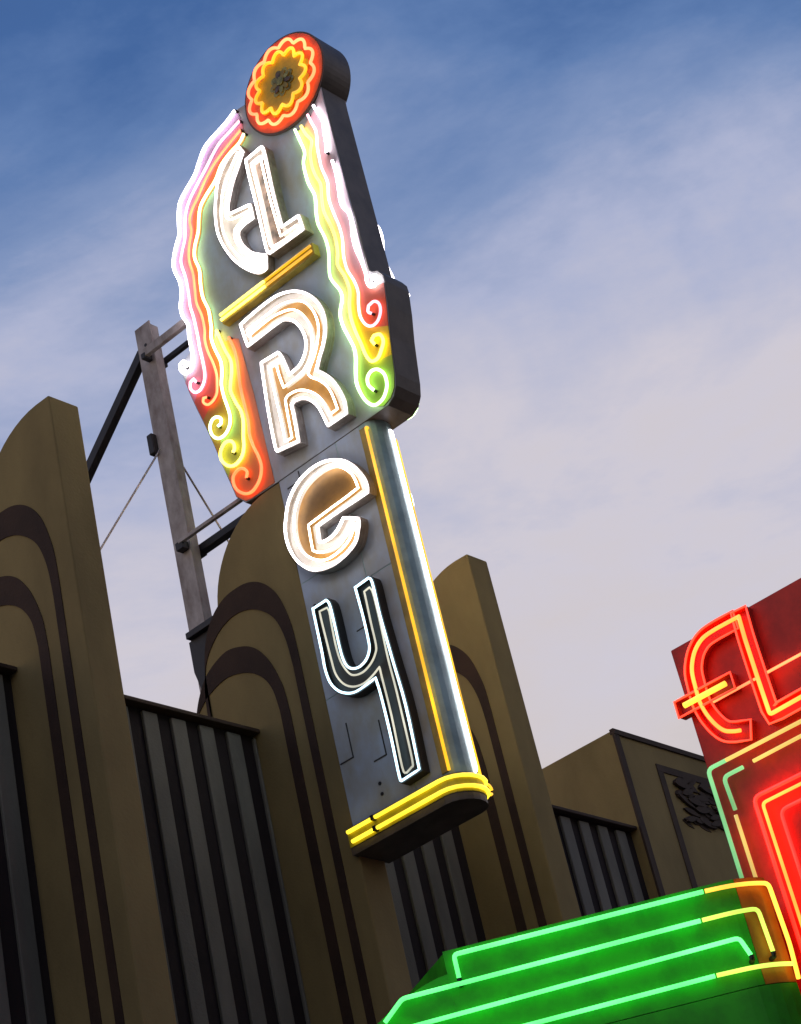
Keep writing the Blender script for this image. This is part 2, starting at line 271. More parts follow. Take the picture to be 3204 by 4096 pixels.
# paints
STUCCO = paint('stucco_tan', (.315, .235, .09), .9, .22, 1.3, .25, 45, stretch=(1, 1, .45))
STUCCO_D = paint('stucco_brown_band', (.055, .028, .014), .85, .3, 2.2, .4, 50)
RIB = paint('rib_plaster', (.20, .19, .15), .85, .28, 1.5, .4, 50, stretch=(1, 1, .3))
RECESS = paint('recess_brown', (.022, .014, .012), .9, .3, 2, .2, 40)
TRIM = paint('trim_brown', (.06, .036, .022), .8, .3, 4)
ROOFM = paint('roof_felt', (.07, .07, .07), .95, .3, 3)
SHEET = paint('sheet_metal_blue_grey', (.47, .55, .65), .5, .3, 2.2, .15, 14, stretch=(1, 1, .6), dirt=(.43, .42, .34))
SEAM = paint('cabinet_dark', (.045, .043, .04), .6, .3, 5)
EDGE = paint('cabinet_edge_brown_black', (.125, .10, .078), .5, .35, 4, .1, 20)
NOSE = paint('cabinet_nose_teal', (.42, .60, .57), .5, .25, 4)
GOLD = paint('gold_strip', (.42, .30, .05), .45, .3, 6)
OCHRE = paint('channel_ochre', (.30, .145, .02), .5, .3, 5)
BLACKCH = paint('channel_black', (.02, .018, .016), .5, .3, 5)
BROWNCH = paint('channel_brown', (.20, .14, .11), .6, .5, 9, dirt=(.02, .018, .015))
WHITECH = paint('channel_white', (.50, .475, .44), .5, .15, 8)
RETURN = paint('letter_return', (.34, .30, .27), .5, .35, 8)
ORANGE_P = paint('disc_orange', (.80, .17, .05), .5, .22, 5)
YELLOW_P = paint('disc_yellow', (.80, .52, .03), .5, .2, 7)
OLIVE_P = paint('rosette_olive', (.36, .34, .10), .5, .6, 12, dirt=(.05, .05, .02))
STEEL = paint('steel_weathered', (.46, .42, .39), .6, .4, 5, .15, 30, stretch=(1, 1, .5), dirt=(.25, .20, .17))
STEEL_D = paint('steel_black', (.025, .024, .026), .55, .3, 6)
YBASE = paint('base_yellow', (.55, .48, .02), .45, .25, 6)
GREEN_P = paint('marquee_green', (.03, .42, .006), .55, .3, 4, dirt=(.02, .27, .004))
ORANGE_M = paint('marquee_orange_lit', (.55, .16, .015), .4, .3, 5)  # the tower's neon reflection on the fascia end, painted in as orange
RED_P = paint('marquee_red', (.74, .04, .018), .55, .3, 3, dirt=(.52, .026, .013))
REDCH = paint('red_channel', (.40, .012, .01), .4, .25, 5)
REDWALL = paint('red_channel_wall', (.55, .035, .02), .35, .2, 5)
CAPM = paint('electrode_black', (.015, .015, .015), .5, .2, 5)

# neon
NW = neon('neon_white', (1.0, .93, .95), 9.0)
NWP = neon('neon_white_plume', (1.0, .90, .98), 6.0)
NWW = neon('neon_warm_white', (1.0, .86, .66), 7.0)
NBW = neon('neon_blue_white', (.55, .84, 1.0), 3.4)
NDIM = neon('neon_dim_white', (.80, .76, .58), .9)
NPK = neon('neon_pink', (1.0, .40, .50), 3.6)
NOR = neon('neon_orange', (1.0, .17, .055), 4.0)
NOD = neon('neon_orange_dim', (1.0, .15, .04), 3.2)
NYE = neon('neon_yellow', (1.0, .78, .10), 5.0)
NYB = neon('neon_yellow_pure', (1.0, .72, .035), 2.0)
NYD = neon('neon_amber', (1.0, .50, .012), 1.5)
NGR = neon('neon_pale_green', (.60, 1.0, .40), 5.0)
NGM = neon('neon_mint', (.24, .75, .28), .95)
NGY = neon('neon_straw', (.90, .62, .13), 1.0)
NGG = neon('neon_green', (.09, 1.0, .16), 3.0)
NYG = neon('neon_yellow_green', (.62, 1.0, .10), 1.8)
NRE = neon('neon_red', (1.0, .014, .007), 3.4)
NRO = neon('neon_red_orange', (1.0, .075, .009), 10.0)
NRL = neon('neon_red_outline', (1.0, .035, .012), 3.0)
NRY = neon('neon_amber_yellow', (1.0, .48, .04), 2.6)

# ================================================================== ground
gm = paint('asphalt', (.05, .05, .052), .9, .3, 1.5, .3, 30)
sw = paint('sidewalk_concrete', (.22, .21, .20), .9, .2, 1.2, .2, 30)
v, f = box_vf(-900, 900, -900, 900, -.3, 0); link('ground', v, f, gm, kind='structure')
v, f = box_vf(-60, 80, 3.6, 10.5, .004, .14); link('pavement', v, f, sw, kind='structure')

# ================================================================== unseen blocks added across the street, behind the camera, to shade the low sky
OPW = paint('shade_block_stucco', (.24, .22, .20), .9, .25, .8, .2, 30)
OPG = paint('shade_block_glass', (.02, .025, .03), .1, .2, 2)
for x0, x1, h, lab in ((-26, -2, 18, 'plain grey stucco block added to shade the low sky, west of the pair'), (-1.6, 34, 21, 'taller grey stucco block added to shade the low sky, east of the pair')):
    ob = thing('sky_shade_block', lab, 'building', ((x0 + x1) / 2, -17, 0), 'unseen blocks added for shade')
    og = ob.location
    link('wall', *box_vf(x0, x1, -30, -17, 0.004, h), OPW, ob, og)
    link('cornice', *box_vf(x0 - .1, x1 + .1, -17.004, -16.7, h - .5, h + .1), OPW, ob, og)
    for fl in range(5):
        for k in range(int((x1 - x0) / 3)):
            xa = x0 + .9 + k * 3
            link('window', *box_vf(xa, xa + 1.5, -17.02, -16.97, 1.2 + fl * 3.1, 3.0 + fl * 3.1), OPG, ob, og)

# ================================================================== theatre building
bld = thing('theatre_building', 'tan stucco art deco theatre facade with tall rounded piers and ribbed panels', 'building', BLD_O)
def B(name, vf, mat, parent=bld, bevel=0, smooth=False): return link(name, vf[0], vf[1], mat, parent, BLD_O, smooth, bevel)

B('main_wall', box_vf(4.4, 17.40, 10.57, 22, .14, 8.86), RECESS)
B('roof', box_vf(4.4, 17.40, 10.70, 22, 8.862, 8.92), ROOFM)

def mirror_curve(pts, c):                       # (y, z) rising from the street side, mirrored about y = c
    return pts + [(2 * c - y, z) for y, z in reversed(pts) if abs(y - c) > 1e-3]
b1o = [(9.875, .3), (9.875, 9.45), (9.885, 9.70), (9.92, 9.89), (9.97, 10.05), (10.05, 10.18), (10.15, 10.275), (10.28, 10.335), (10.42, 10.35)]
b1i = [(9.958, .3), (9.958, 9.35), (9.97, 9.55), (9.995, 9.70), (10.045, 9.845), (10.125, 9.955), (10.25, 10.055), (10.37, 10.105), (10.48, 10.12)]
b2o = [(10.09, .3), (10.09, 8.97), (10.105, 9.20), (10.13, 9.32), (10.17, 9.45), (10.23, 9.58), (10.33, 9.715), (10.46, 9.80), (10.65, 9.85)]
b2i = [(10.195, .3), (10.195, 9.05), (10.225, 9.26), (10.30, 9.41), (10.42, 9.52), (10.56, 9.585), (10.72, 9.615)]
def sm2(pts): return pts[:1] + [(q.x, q.y) for q in smooth_path([(a, b, 0) for a, b in pts[1:-1]], False, 4, 50)] + pts[-1:]
def band(o, co, i, ci):
    O = sm2(mirror_curve(o, co)); I = sm2(mirror_curve(i, ci))
    O[-1] = (O[-1][0], 8.7); I[-1] = (I[-1][0], 8.7)
    return O + I[::-1]
prof = [(9.70, .14), (9.70, 11.04), (9.86, 11.045)]
for k in range(1, 15):
    a = math.radians(90 - 6.2 * k); prof.append((9.86 + .82 * math.cos(a), 10.16 + .885 * math.sin(a)))
prof += [(10.70, 10.255)]
prof += [p for p in sm2(mirror_curve(b1o, 10.42)) if p[0] > 10.72 and p[1] > 9.80]
prof += [p for p in sm2(mirror_curve(b2o, 10.65)) if p[0] > 10.985 and p[1] > 8.7]
prof += [(11.21, .14)]
for x in (9.435, 12.0, 14.55):
    p = B('pier', prism_x(prof, x, x + .305), STUCCO, bevel=.012)
    if x == 12.0: p['label'] = 'rounded pier behind the vertical neon sign'
    for o, co, i, ci in ((b1o, 10.42, b1i, 10.48), (b2o, 10.65, b2i, 10.72)):
        link('arch_band', *prism_x(band(o, co, i, ci), x - .008, x + .02), STUCCO_D, p, BLD_O)

def rib_panel(x0, x1, first, n, step=.3105, w=.158):
    back = B('ribbed_panel', box_vf(x0, x1, 10.545, 10.568, .14, 8.97), RECESS)
    link('coping', *box_vf(x0, x1, 10.455, 10.72, 8.972, 9.008), TRIM, back, BLD_O, bevel=.006)
    for k in range(n):
        a = max(first + k * step, x0 + .004); b = min(first + k * step + w, x1 - .004)
        if b - a > .02: link('rib', *box_vf(a, b, 10.512, 10.5445, .14, 8.945), RIB, back, BLD_O, bevel=.008)
rib_panel(6.9, 9.433, 7.0, 8)
rib_panel(9.742, 11.998, 9.792, 8)
rib_panel(12.307, 14.548, 12.36, 8)
rib_panel(14.857, 17.428, 14.94, 9, .311, .16)

# end block with framed ornament
eb = B('end_block', box_vf(17.43, 24.5, 10.42, 18, .14, 10.085), STUCCO, bevel=.01)
E_ = lambda nm, vf, mt, bv=0: link(nm, vf[0], vf[1], mt, eb, BLD_O, bevel=bv)
E_('corner_trim', box_vf(17.422, 17.515, 10.405, 10.43, .2, 10.04), TRIM)
E_('top_trim', box_vf(17.422, 24.5, 10.40, 10.45, 10.042, 10.10), TRIM)
E_('frame_stile', box_vf(18.09, 18.19, 10.408, 10.43, .2, 9.735), TRIM)
E_('frame_rail', box_vf(18.09, 21.6, 10.408, 10.43, 9.737, 9.82), TRIM)
def leaf(cx, cz, ang, L, W, yf):
    pts = []
    for k in range(13):
        t = k / 12; pts.append((t * L, W * math.sin(math.pi * t ** .8)))
    for k in range(11, 0, -1):
        t = k / 12; pts.append((t * L, -W * .7 * math.sin(math.pi * t ** .8)))
    c, s = math.cos(ang), math.sin(ang)
    P = [(cx + a * c - b * s, cz + a * s + b * c) for a, b in pts]
    n = len(P)
    v = [(x, yf, z) for x, z in P] + [(x, 10.425, z) for x, z in P]
    f = [tuple(range(n)), tuple(range(2 * n - 1, n - 1, -1))] + [(i, (i + 1) % n, n + (i + 1) % n, n + i) for i in range(n)]
    return v, f
rnd = random.Random(3)
for k in range(64):
    cx = 18.30 + rnd.random() * .75; cz = 9.18 + rnd.random() * .52
    if cz > 9.68 - max(0, 18.36 - cx): continue
    E_('ornament_leaf', leaf(cx, cz, rnd.uniform(-.5, .45), rnd.uniform(.18, .36), rnd.uniform(.028, .05), 10.375 + .0007 * k), TRIM)

# ================================================================== steel frame behind the sign
frm = thing('sign_support_frame', 'weathered steel post with struts, diagonal brace and thin guy rods behind the vertical sign', 'steel frame', FRM_O)
def FR(name, vf, mat, smooth=False, bevel=0, parent=frm): return link(name, vf[0], vf[1], mat, parent, FRM_O, smooth, bevel)
def beam(a, b, w, h, upv=(0, 0, 1)):
    a = Vector(a); b = Vector(b); t = (b - a).normalized(); s = t.cross(Vector(upv)).normalized(); u = s.cross(t)
    v = []
    for p in (a, b):
        for i, j in ((-1, -1), (1, -1), (1, 1), (-1, 1)): v.append(p + s * (w / 2 * i) + u * (h / 2 * j))
    return v, [(0, 1, 2, 3), (4, 5, 6, 7), (0, 1, 5, 4), (1, 2, 6, 5), (2, 3, 7, 6), (3, 0, 4, 7)]
# channel-section post: web towards the west, two flanges
post = FR('post', box_vf(12.10, 12.118, 10.935, 11.14, 8.92, 13.66), STEEL, bevel=.003)
FR('post_flange', box_vf(12.1185, 12.21, 10.935, 10.95, 8.92, 13.62), STEEL, parent=post)
FR('post_flange', box_vf(12.1185, 12.21, 11.125, 11.14, 8.92, 13.62), STEEL, parent=post)
FR('bolt_hole', tube3([(12.096, 11.03, 13.42), (12.104, 11.03, 13.42)], .018), STEEL_D, parent=post)
FR('strut', beam((12.035, 11.0, 13.27), (12.035, 10.40, 13.27), .05, .085), STEEL, bevel=.004)
FR('strut', beam((12.27, 11.0, 13.26), (12.27, 10.40, 13.26), .045, .05), STEEL_D, bevel=.004)
FR('cross_bar', beam((12.00, 11.0, 13.235), (12.30, 11.0, 13.235), .05, .06), STEEL_D, bevel=.004)
FR('strut', beam((12.035, 11.0, 11.155), (12.035, 10.02, 11.155), .04, .035), STEEL, bevel=.003)
FR('strut', beam((12.28, 11.0, 11.13), (12.28, 10.1, 11.13), .09, .075), STEEL_D, bevel=.004)
FR('cross_bar', beam((12.02, 11.0, 11.12), (12.325, 11.0, 11.12), .09, .08), STEEL_D, bevel=.004)
FR('foot_bracket', beam((12.06, 11.12, 10.24), (12.06, 10.70, 10.24), .07, .06), STEEL_D, bevel=.004)
FR('gusset_plate', prism_x([(10.86, 10.2), (11.14, 10.2), (11.14, 9.9), (11.05, 9.55), (10.98, 9.55)], 12.075, 12.095), STEEL_D)
FR('diagonal_brace', beam((12.17, 11.14, 13.42), (12.17, 16.6, 8.97), .085, .10), STEEL_D, bevel=.005)
FR('guy_rod', tube3([(12.05, 11.04, 12.20), (9.72, 11.04, 8.93)], .010, seg=6), STEEL, True)
FR('guy_rod', tube3([(12.25, 11.04, 12.20), (14.26, 11.04, 8.93)], .010, seg=6), STEEL, True)
FR('rod_clip', box_vf(12.03, 12.10, 11.10, 11.17, 12.20, 12.42), STEEL_D, bevel=.01)

# ================================================================== vertical neon sign
sign = thing('vertical_neon_sign', 'tall double-sided blade sign reading EL REY with flower top and coloured neon plumes', 'neon sign', SIGN_O)
def G(name, vf, mat, parent=sign, smooth=False, bevel=0): return link(name, vf[0], vf[1], mat, parent, SIGN_O, smooth, bevel)
def mirx(x): return 2 * XC - x
def T(name, pts, x, r, mat, side=0, closed=False, parent=sign, flip=False, sub=5, sharp=60):
    """neon tube following (y, z) points on the west (0) or east (1) face"""
    if flip: pts = [(18.34 - y, z) for y, z in pts]
    xx = mirx(x) if side else x
    path = smooth_path([(xx, y, z) for y, z in pts], closed, sub, sharp)
    return G(name, tube3(path, r, closed), mat, parent, True)
def ends(pts, x, side, parent, r=.014):
    """black-painted tube ends turning back into the cabinet"""
    xx = mirx(x) if side else x; xb = mirx(12.0) if side else 12.0
    for y, z in (pts[0], pts[-1]):
        G('electrode', tube3([(xx, y, z), (xb, y, z)], r, seg=6), CAPM, parent, True)

# cabinets
low_plan = [(12.003, 9.70), (12.003, 8.66)]
for k in range(0, 9):
    a = math.radians(180 + k * 180 / 8); low_plan.append((XC + .152 * math.cos(a), 8.66 + .10 * math.sin(a)))
low_plan += [(12.307, 9.70)]
G('lower_cabinet', prism_z(low_plan, 7.60, 11.06), NOSE)
left_edge = [(10.555, 12.76), (10.515, 12.513), (10.461, 12.282), (10.392, 12.025), (10.34, 11.802), (10.287, 11.542), (10.243, 11.348), (10.206, 11.178), (10.11, 11.062), (10.03, 11.05)]
right_edge = [(8.235, 14.55), (8.232, 13.4), (8.228, 12.38), (8.20, 12.35), (8.14, 12.32), (8.10, 12.25), (8.096, 12.18), (8.126, 11.944), (8.181, 11.639), (8.225, 11.28), (8.25, 11.17), (8.30, 11.09), (8.38, 11.045), (8.47, 11.045)]
WL = [(q.y, q.z) for q in smooth_path([(0, y, z) for y, z in SH['W_L'][:21]], False, 3)]
up_left = []
for i, (y, z) in enumerate(WL):                                   # cabinet edge runs just outside the white tube
    a = Vector(WL[max(i - 1, 0)]); b = Vector(WL[min(i + 1, len(WL) - 1)]); t = (b - a).normalized()
    up_left.append((y + (-t.y) * .045, z + t.x * .045))
up_left = [p for p in up_left if p[1] > 12.88]
top_poly = right_edge + [(9.70, 11.045)] + left_edge[::-1] + [(10.60, 12.83)] + up_left[::-1] + [(8.62, 14.9)]
up = G('plume_cabinet', prism_x(top_poly, 12.0, 12.31), EDGE)
inner = offset_poly(top_poly, .006)
for side in (0, 1):
    xa, xb = (11.996, 12.0005) if side == 0 else (mirx(11.996), mirx(12.0005))
    G('face_sheet', prism_x(inner, xa, xb), SHEET, up)
def plate(nm, y0, y1, z0, z1, x=11.998, th=.0045, mat=None, side=0, parent=sign):
    a, b = (x, x + th) if side == 0 else (mirx(x + th), mirx(x))
    return G(nm, box_vf(a, b, y0, y1, z0, z1), mat or SHEET, parent)
for side in (0, 1):
    for y0, y1, z0, z1 in ((9.013, 9.697, 10.012, 11.04), (8.735, 9.003, 9.702, 11.04), (9.013, 9.697, 8.912, 10.002), (8.735, 9.003, 7.78, 9.692), (9.013, 9.697, 7.78, 8.902)):
        plate('face_sheet', y0, y1, z0, z1, 11.999, .0045, SHEET, side)
for y0, y1, z0, z1 in ((9.55, 9.69, 8.33, 8.63), (9.22, 9.35, 8.20, 8.50), (9.47, 9.62, 10.93, 11.02), (9.14, 9.23, 9.32, 9.68)):
    plate('patch_plate', y0, y1, z0, z1, 11.994, .0035, SHEET)
    for a, b, c, d in ((y0 - .012, y0, z0 - .012, z1), (y0 - .012, y1, z0 - .012, z0)):
        plate('patch_seam', a, b, c, d, 11.9955, .003, SEAM)
for y, z in ((9.34, 8.0), (9.34, 7.91), (9.10, 10.2), (9.60, 9.75)):
    G('cable_hole', tube3([(11.993, y, z), (12.0, y, z)], .016), CAPM)

# coloured feathers sprayed between the tubes
def idxpoly(A, ia, Bp, ib, extra=()):
    a = [(q.y, q.z) for q in smooth_path([(0, y, z) for y, z in SH[A][ia[0]:ia[1] + 1]], False, 3)]
    b = [(q.y, q.z) for q in smooth_path([(0, y, z) for y, z in SH[Bp][ib[0]:ib[1] + 1]], False, 3)]
    return a + list(extra) + b[::-1]
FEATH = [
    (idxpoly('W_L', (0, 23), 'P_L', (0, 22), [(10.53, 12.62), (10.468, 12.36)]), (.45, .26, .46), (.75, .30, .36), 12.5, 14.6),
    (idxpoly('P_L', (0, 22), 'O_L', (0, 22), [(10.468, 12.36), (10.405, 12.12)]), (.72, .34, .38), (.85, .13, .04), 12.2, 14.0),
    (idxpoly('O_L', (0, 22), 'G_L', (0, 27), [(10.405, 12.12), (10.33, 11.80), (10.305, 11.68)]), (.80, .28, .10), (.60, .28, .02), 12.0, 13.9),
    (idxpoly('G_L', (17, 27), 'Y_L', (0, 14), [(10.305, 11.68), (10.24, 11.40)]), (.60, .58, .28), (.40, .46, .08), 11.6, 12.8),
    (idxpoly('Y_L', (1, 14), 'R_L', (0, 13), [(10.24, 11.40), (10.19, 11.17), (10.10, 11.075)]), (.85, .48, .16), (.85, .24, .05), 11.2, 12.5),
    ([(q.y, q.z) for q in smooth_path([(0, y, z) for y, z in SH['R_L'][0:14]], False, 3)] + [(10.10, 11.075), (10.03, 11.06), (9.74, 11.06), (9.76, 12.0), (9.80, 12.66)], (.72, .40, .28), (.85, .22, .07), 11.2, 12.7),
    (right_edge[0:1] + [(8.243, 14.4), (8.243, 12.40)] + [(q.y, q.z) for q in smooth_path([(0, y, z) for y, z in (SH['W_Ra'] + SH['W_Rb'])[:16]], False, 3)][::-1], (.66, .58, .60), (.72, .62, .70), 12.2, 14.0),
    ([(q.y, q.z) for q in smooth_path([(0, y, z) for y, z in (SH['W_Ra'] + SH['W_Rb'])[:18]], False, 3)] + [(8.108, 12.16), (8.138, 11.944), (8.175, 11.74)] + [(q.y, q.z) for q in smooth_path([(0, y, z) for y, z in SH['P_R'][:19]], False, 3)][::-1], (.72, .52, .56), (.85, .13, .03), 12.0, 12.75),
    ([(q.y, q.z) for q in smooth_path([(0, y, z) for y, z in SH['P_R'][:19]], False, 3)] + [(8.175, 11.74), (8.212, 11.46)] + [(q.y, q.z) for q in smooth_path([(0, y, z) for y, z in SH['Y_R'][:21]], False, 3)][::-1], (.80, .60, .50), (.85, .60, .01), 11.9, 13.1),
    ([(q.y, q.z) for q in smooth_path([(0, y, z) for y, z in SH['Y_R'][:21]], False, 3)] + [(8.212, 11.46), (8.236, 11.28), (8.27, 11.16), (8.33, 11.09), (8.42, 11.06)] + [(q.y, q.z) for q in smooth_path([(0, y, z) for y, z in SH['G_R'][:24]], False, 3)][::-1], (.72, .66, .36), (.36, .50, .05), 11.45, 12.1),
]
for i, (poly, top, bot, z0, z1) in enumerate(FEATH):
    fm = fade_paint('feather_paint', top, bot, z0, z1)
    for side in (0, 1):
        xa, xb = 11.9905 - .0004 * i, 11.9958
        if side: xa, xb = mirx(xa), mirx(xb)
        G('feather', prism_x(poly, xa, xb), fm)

# plume tubes
PL = [('W_L', NWP, .015), ('P_L', NPK, .013), ('O_L', NOR, .012), ('G_L', NGR, .014), ('Y_L', NYE, .015), ('R_L', NOD, .014),
      ('W_Ra', NWP, .014), ('W_Rb', NWP, .015), ('P_R', NPK, .013), ('Y_R', NYE, .015), ('G_R', NGR, .014)]
for k, mt, r in PL:
    for side in (0, 1):
        t = T('plume_tube', SH[k], 11.955, r, mt, side)
        if side == 0: ends(SH[k], 11.955, 0, t)

# flower disc
DY, DZ, DR = 8.622, 14.86, .515
circ = [(DY + DR * math.cos(a), DZ + DR * math.sin(a)) for a in [2 * math.pi * k / 64 for k in range(64)]]
disc = G('flower_disc', prism_x(circ, 11.975, 12.335), EDGE, smooth=False)
def scal(r, n, amp, ph=0, N_=144, pw=1.0):
    out = []
    for k in range(N_):
        a = 2 * math.pi * k / N_; c = abs(math.cos(n * (a + ph) / 2)) ** pw
        q = r - amp + 2 * amp * c; out.append((DY + q * math.cos(a), DZ + q * math.sin(a)))
    return out
for side in (0, 1):
    mxf = (lambda x: x) if side == 0 else mirx
    c2 = [(DY + .497 * math.cos(2 * math.pi * k / 64), DZ + .497 * math.sin(2 * math.pi * k / 64)) for k in range(64)]
    G('disc_face', prism_x(c2, mxf(11.970), mxf(11.9752)), ORANGE_P, disc)
    G('petal_plate', prism_x(scal(.315, 12, .035), mxf(11.955), mxf(11.969)), YELLOW_P, disc)
    G('neon_ring', tube3([(mxf(11.935), y, z) for y, z in scal(.405, 12, .028, .1)], .015, True), NOR, disc, True)
    G('neon_ring', tube3([(mxf(11.925), y, z) for y, z in scal(.295, 11, .034)], .016, True), NYD, disc, True)
    c3 = [(DY + .165 * math.cos(2 * math.pi * k / 32), DZ + .165 * math.sin(2 * math.pi * k / 32)) for k in range(32)]
    G('flower_eye', prism_x(scal(.135, 9, .018), mxf(11.945), mxf(11.9545)), OLIVE_P, disc)
    for k in range(9):
        a = 2 * math.pi * k / 9; cy, cz = DY + .078 * math.cos(a), DZ + .078 * math.sin(a)
        pet = [(cy + .045 * math.cos(b) * math.cos(a) - .025 * math.sin(b) * math.sin(a), cz + .045 * math.cos(b) * math.sin(a) + .025 * math.sin(b) * math.cos(a)) for b in [2 * math.pi * j / 12 for j in range(12)]]
        G('eye_petal', prism_x(pet, mxf(11.93), mxf(11.9448)), (GOLD, OLIVE_P, BROWNCH)[k % 3], disc, bevel=.003)
    G('eye_boss', prism_x([(DY + .045 * math.cos(b), DZ + .045 * math.sin(b)) for b in [2 * math.pi * j / 16 for j in range(16)]], mxf(11.915), mxf(11.9295)), OLIVE_P, disc, bevel=.004)

# channel letters
def letter(nm, out, inn, x0, back, fill, to, ti, side, flip, ret, rt=.0115):
    O = [(q.y, q.z) for q in smooth_path([(0, y, z) for y, z in out], True, 4, 38)]
    I = [(q.y, q.z) for q in smooth_path([(0, y, z) for y, z in inn], True, 4, 38)]
    if flip: O = [(18.34 - y, z) for y, z in O]; I = [(18.34 - y, z) for y, z in I]
    mxf = (lambda x: x) if side == 0 else mirx
    n = len(O); O2 = offset_poly(O, .010)
    v = []; f = []
    for P, x in ((O, 11.995), (O, x0), (O2, x0), (O2, 11.96)):
        v += [(mxf(x), y, z) for y, z in P]
    for r_ in range(3):
        for i in range(n):
            j = (i + 1) % n; f.append((r_ * n + i, r_ * n + j, (r_ + 1) * n + j, (r_ + 1) * n + i))
    L_ = G(nm, (v, f), ret)
    db = (11.90 - x0) * .45
    G('channel_back', prism_x(O, mxf(11.958 - db), mxf(11.97 - db)), back, L_)
    if fill: G('channel_fill', prism_x(I, mxf(11.954 - db), mxf(11.9578 - db)), fill, L_)
    G('neon_tube', tube3([(mxf(x0 - .010), y, z) for y, z in offset_poly(O, .018)], rt, True), to, L_, True)
    G('neon_tube', tube3([(mxf(x0 + .006), y, z) for y, z in I], rt * .85, True), ti, L_, True)
    return L_
for side in (0, 1):
    fl = side == 1
    for nm, o, i, x0, bk, fi, to, ti, lab in (
            ('letter', 'E_out', 'E_in', 11.905, WHITECH, None, NW, NWW, 'letter E, curved white channel letter at the top'),
            ('letter', 'L_out', 'L_in', 11.888, WHITECH, BROWNCH, NW, NWW, 'letter L with a peeling brown channel'),
            ('letter', 'R_out', 'R_in', 11.90, WHITECH, OCHRE, NW, NWW, 'letter R with an ochre channel'),
            ('letter', 'e_out', 'e_in', 11.90, WHITECH, OCHRE, NW, NWW, 'letter E, round with an ochre channel'),
            ('letter', 'y_out', 'y_in', 11.90, BLACKCH, None, NBW, NDIM, 'letter Y with a black channel and two thin tubes')):
        L_ = letter(nm, SH[o], SH[i], x0, bk, fi, to, ti, side, fl, BLACKCH if o == 'y_out' else RETURN, .0098 if o == 'y_out' else .0115)
        if side == 0: L_['label'] = lab

# yellow bar under EL
for side in (0, 1):
    mxf = (lambda x: x) if side == 0 else mirx
    bar = G('divider_bar', box_vf(min(mxf(11.91), mxf(11.994)), max(mxf(11.91), mxf(11.994)), 8.69, 9.885, 12.845, 12.975), GOLD, bevel=.006)
    for z in (12.885, 12.94):
        G('neon_tube', tube3([(mxf(11.897), 9.88, z), (mxf(11.897), 9.30, z)], .014), NYE, bar, True)
        G('neon_tube', tube3([(mxf(11.897), 9.285, z), (mxf(11.897), 8.705, z)], .013), NYD, bar, True)

# tubes up the front edge
for side in (0, 1):
    xx = 11.985 if side == 0 else mirx(11.985)
    G('gold_strip', box_vf(*( (11.992, 12.002) if side == 0 else (mirx(12.002), mirx(11.992)) ), 8.665, 8.73, 7.80, 11.0), GOLD)
    G('edge_tube', tube3(rounded([(12.03 if side == 0 else mirx(12.03), 8.655, 10.985), (xx - (.02 if side == 0 else -.02), 8.635, 10.97), (xx - (.02 if side == 0 else -.02), 8.635, 7.79)], .03), .014), NYD, sign, True)
G('edge_tube', tube3(rounded([(12.19, 8.60, 10.985), (12.19, 8.545, 10.96), (12.19, 8.545, 7.79), (12.19, 8.58, 7.77)], .03), .0115), NWP, sign, True)

# base cap
def cap_plan(g):
    P = [(11.94 - g, 9.715), (11.94 - g, 8.72)]
    for k in range(1, 10):
        a = math.radians(180 + k * 18); P.append((XC + (.215 + g) * math.cos(a), 8.72 + (.175 + g) * math.sin(a)))
    return P + [(12.37 + g, 8.72), (12.37 + g, 9.715)]
cap = G('base_cap', prism_z(cap_plan(0), 7.535, 7.76), EDGE)
G('cap_band', prism_z(cap_plan(.006), 7.60, 7.745), YBASE, cap)
for z, g, e in ((7.725, .022, .0), (7.635, .022, .03)):
    P = cap_plan(g)
    path = [(x, y, z) for x, y in P]
    path[0] = (path[0][0], 9.70 - e, z); path[-1] = (path[-1][0], 9.30, z)
    G('neon_tube', tube3(path, .0165), NYB, cap, True)
ring = [(12.40 + .045 * math.cos(a), 8.63, 7.70 + .045 * math.sin(a)) for a in [k * .5 for k in range(12)]]
G('neon_tube', tube3(ring, .012), NYD, cap, True)
for z in (7.725, 7.635):
    G('tube_clip', box_vf(11.895, 11.935, 9.40, 9.43, z - .02, z + .02), CAPM, cap)

# ================================================================== marquee with red tower
mrq = thing('theatre_marquee', 'green angled marquee with red end tower carrying neon letters E and L', 'marquee', MRQ_O)
def Mq(name, vf, mat, parent=mrq, smooth=False, bevel=0): return link(name, vf[0], vf[1], mat, parent, MRQ_O, smooth, bevel)
GP0 = Vector((9.0, 6.761, 0)); GD = Vector((.566, -.824, 0)); GN = Vector((-.824, -.566, 0))
def gp(s, z, out=0.0):
    """point s metres along the green fascia, which bends towards the tower after 1.5 m"""
    if s <= 1.5: p = GP0 + GD * s; n = GN
    else:
        a = min(.75, (s - 1.5) * 2.6); d = Vector((GD.x * math.cos(a) - GD.y * math.sin(a), GD.x * math.sin(a) + GD.y * math.cos(a), 0))
        p = GP0 + GD * 1.5; st = (s - 1.5) / 6
        for k in range(6):
            ak = min(.75, (k + .5) * st * 2.6); p = p + Vector((GD.x * math.cos(ak) - GD.y * math.sin(ak), GD.x * math.sin(ak) + GD.y * math.cos(ak), 0)) * st
        n = Vector((d.y, -d.x, 0))
    q = p + n * out; return (q.x, q.y, z)
ss = [-3.0, 0, 1.0, 1.5, 1.56, 1.62, 1.68, 1.74, 1.80]
S0 = -.72
ss = [S0, -.5, -.3, -.1, 0] + [s for s in ss if s > 0]
plan = [gp(s, 0)[:2] for s in ss] + [(10.598, 5.66), (10.598, 9.68), (gp(S0, 0)[0], 9.68)]
Mq('canopy_body', prism_z([(x, y) for x, y in plan], 4.38, 4.95), SEAM)
plan2 = [gp(s, 0)[:2] for s in [-.058] + [q for q in ss if q >= 0]] + [(10.598, 5.66), (10.598, 8.2), (9.75, 8.2)]
